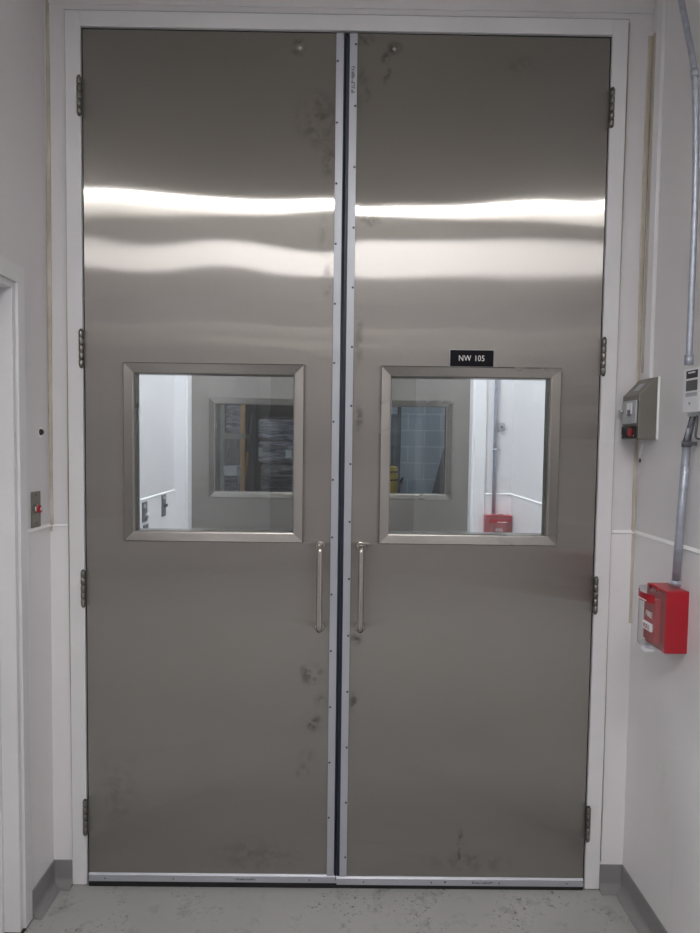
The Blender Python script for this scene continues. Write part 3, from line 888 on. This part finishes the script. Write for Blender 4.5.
def PX(px, y): return (px - 343.0) * (2.5425 + y) / 711.0
def PZ(py, y): return 1.64 - (py - 441.0) * (2.5425 + y) / 711.0
YR = 5.5
o = empty('pallet_rack', (PX(244, YR), YR, 0)); tag(o, 'tall orange and olive pallet rack seen through two windows', 'pallet rack')
x0 = PX(244, YR)
def rx(px): return PX(px, YR) - x0
for px, mt, w_ in ((243, 'orange', .050), (222.5, 'olive', .034), (350, 'orange', .066)):
    for dy in (0, .9):
        b = MB(); b.box(rx(px) - w_ / 2, rx(px) + w_ / 2, dy, dy + .06, 0, 4.2); b.build('post', M[mt if dy == 0 else 'board'], o)
    for k in range(4):
        b = MB(); z = .2 + k * .95; s_ = 1 if k % 2 else -1
        b.tube([(rx(px), .03 if s_ > 0 else .93, z), (rx(px), .93 if s_ > 0 else .03, z + .85)], .014, 6); b.build('brace', M['board'], o)
for z in (.12, PZ(436, YR), PZ(414, YR) + .35, 3.4):
    for dy in (-.012, .94):
        b = MB(); b.box(rx(221), rx(244), dy, dy + .03, z - .03, z + .03); b.box(rx(244), rx(350), dy, dy + .03, z + .14, z + .20) if z != PZ(436, YR) else None
        b.build('beam', M['olive'], o)
b = MB(); b.tube([(rx(249), -.06, PZ(452, YR)), (rx(244.5), -.06, PZ(500, YR))], .012, 6); b.build('brace', M['orange'], o)

def load(px0, px1, py0, z_bot, y, depth, mat, label, labels=(), rows=4, pallet=True, name='wrapped_pallet'):
    x0, x1 = PX(px0, y), PX(px1, y); zt = PZ(py0, y)
    o = empty(name, ((x0 + x1) / 2, y + depth / 2, z_bot)); tag(o, label, 'wrapped pallet', 'film-wrapped pallets in the store room')
    hw = (x1 - x0) / 2; H = zt - z_bot; ph = .13 if pallet else 0
    rnd = random.Random(int(px0 * 7 + py0))
    if pallet:
        b = MB()
        for k in range(5): b.box(-hw, hw, -depth / 2 + k * depth / 5 + .01, -depth / 2 + (k + 1) * depth / 5 - .02, ph - .022, ph)
        for xx in (-hw, -.05, hw - .1): b.box(xx, xx + .1, -depth / 2, depth / 2, 0.0, ph - .022)
        b.build('pallet', M['wood'], o)
    b = MB(); hh = (H - ph) / rows
    for r in range(rows):
        j = rnd.uniform(-.015, .015); z0 = ph + r * hh
        b.box(-hw + .02 + j, hw - .02 + j, -depth / 2 + .02 + abs(j), depth / 2 - .02, z0 + .004, z0 + hh - .004)
    b.build('wrapped_goods', mat, o, bevel=.03, seg=3)
    for (a, c, d, e) in labels:
        b = MB(); b.box(PX(a, y) - o.location.x, PX(c, y) - o.location.x, -depth / 2 + .008, -depth / 2 + .012, PZ(e, y) - z_bot, PZ(d, y) - z_bot); b.build('paper_label', M['paper'], o)
    return o
load(258, 332, 463, 0, 4.6, .9, M['wrapd'], 'dark film-wrapped pallet on the floor, under the grey one', (), 2)
load(257, 330, 418, PZ(463, 4.6), 4.6, .9, M['wrapg'], 'grey film-wrapped pallet, topmost of the stack beyond the far window', ((259, 263, 447, 456), (286, 292, 449, 457)), 2, False)
zb = PZ(436, YR) + .03
load(222.7, 240, 403, zb, 5.56, .8, M['wrapg'], 'grey wrapped pallet on the upper beam between the two rack posts', (), 1, False)
load(223, 240, 475.5, .15, 5.56, .8, M['wrapd'], 'low wrapped pallet with a pale box, between the rack posts', (), 3)
o = MB().box(-.085, .085, -.2, .2, 0, .105).build('carton', M['paper'], None, (PX(231.5, 5.7), 5.8, PZ(475.5, 5.56)), bevel=.004)
tag(o, 'pale carton lying on the low wrapped pallet between the rack posts', 'carton')

# things in front of the block wall
o = empty('bollard', (PX(389, 4.6), 4.6, 0)); tag(o, 'yellow bollard with thin dark bands near the block wall', 'bollard')
zt = PZ(464, 4.6)
b = MB(); b.tube([(0, 0, 0), (0, 0, zt - .02), (0, 0, zt)], [.095, .095, .08], 20); b.build('post', M['yellow'], o)
for py in (469.5, 477.5):
    b = MB(); b.tube([(0, 0, PZ(py, 4.6) - .007), (0, 0, PZ(py, 4.6) + .007)], .0965, 20); b.build('band', M['dark'], o)
b = MB(); b.tube([(0, 0, 0), (0, 0, .015)], .15, 20); b.build('foot_plate', M['yellow'], o)
for k, (px, w_, t_) in enumerate(((392.5, .03, 'film'), (396.5, .035, 'film'), (399, .02, 'dgrey'))):
    y = 5.2 + .1 * k
    o = MB().box(-w_, w_, -.03, .03, 0, PZ(412 if k < 2 else 404, y)).build('steel_post', M[t_], None, (PX(px, y), y, 0), bevel=.006)
    tag(o, ['silver upright post just behind the yellow bollard', 'second silver upright post, closer to the block wall', 'slim dark upright post against the block wall'][k], 'post')
o = MB().tube([(0, 0, 0), (0, -.05, 0), (.03, -.05, .06)], .016, 8).build('wall_hook', M['print_k'], None, (PX(401, 6.19), 6.2, PZ(480, 6.19)))
tag(o, 'small black hook low on the block wall', 'hook')
# board leaning in the corner
y = 5.9
b = MB(); b.prism([(PX(444, y), PZ(446, y)), (PX(460, y), PZ(446, y)), (PX(460, y), 0), (PX(397, y) + .3, 0), (PX(432.5, y), PZ(494, y))], 'y', y, y + .03)
o = b.build('leaning_board', M['board']); tag(o, 'dark board with a slanted edge leaning before the block wall', 'board')
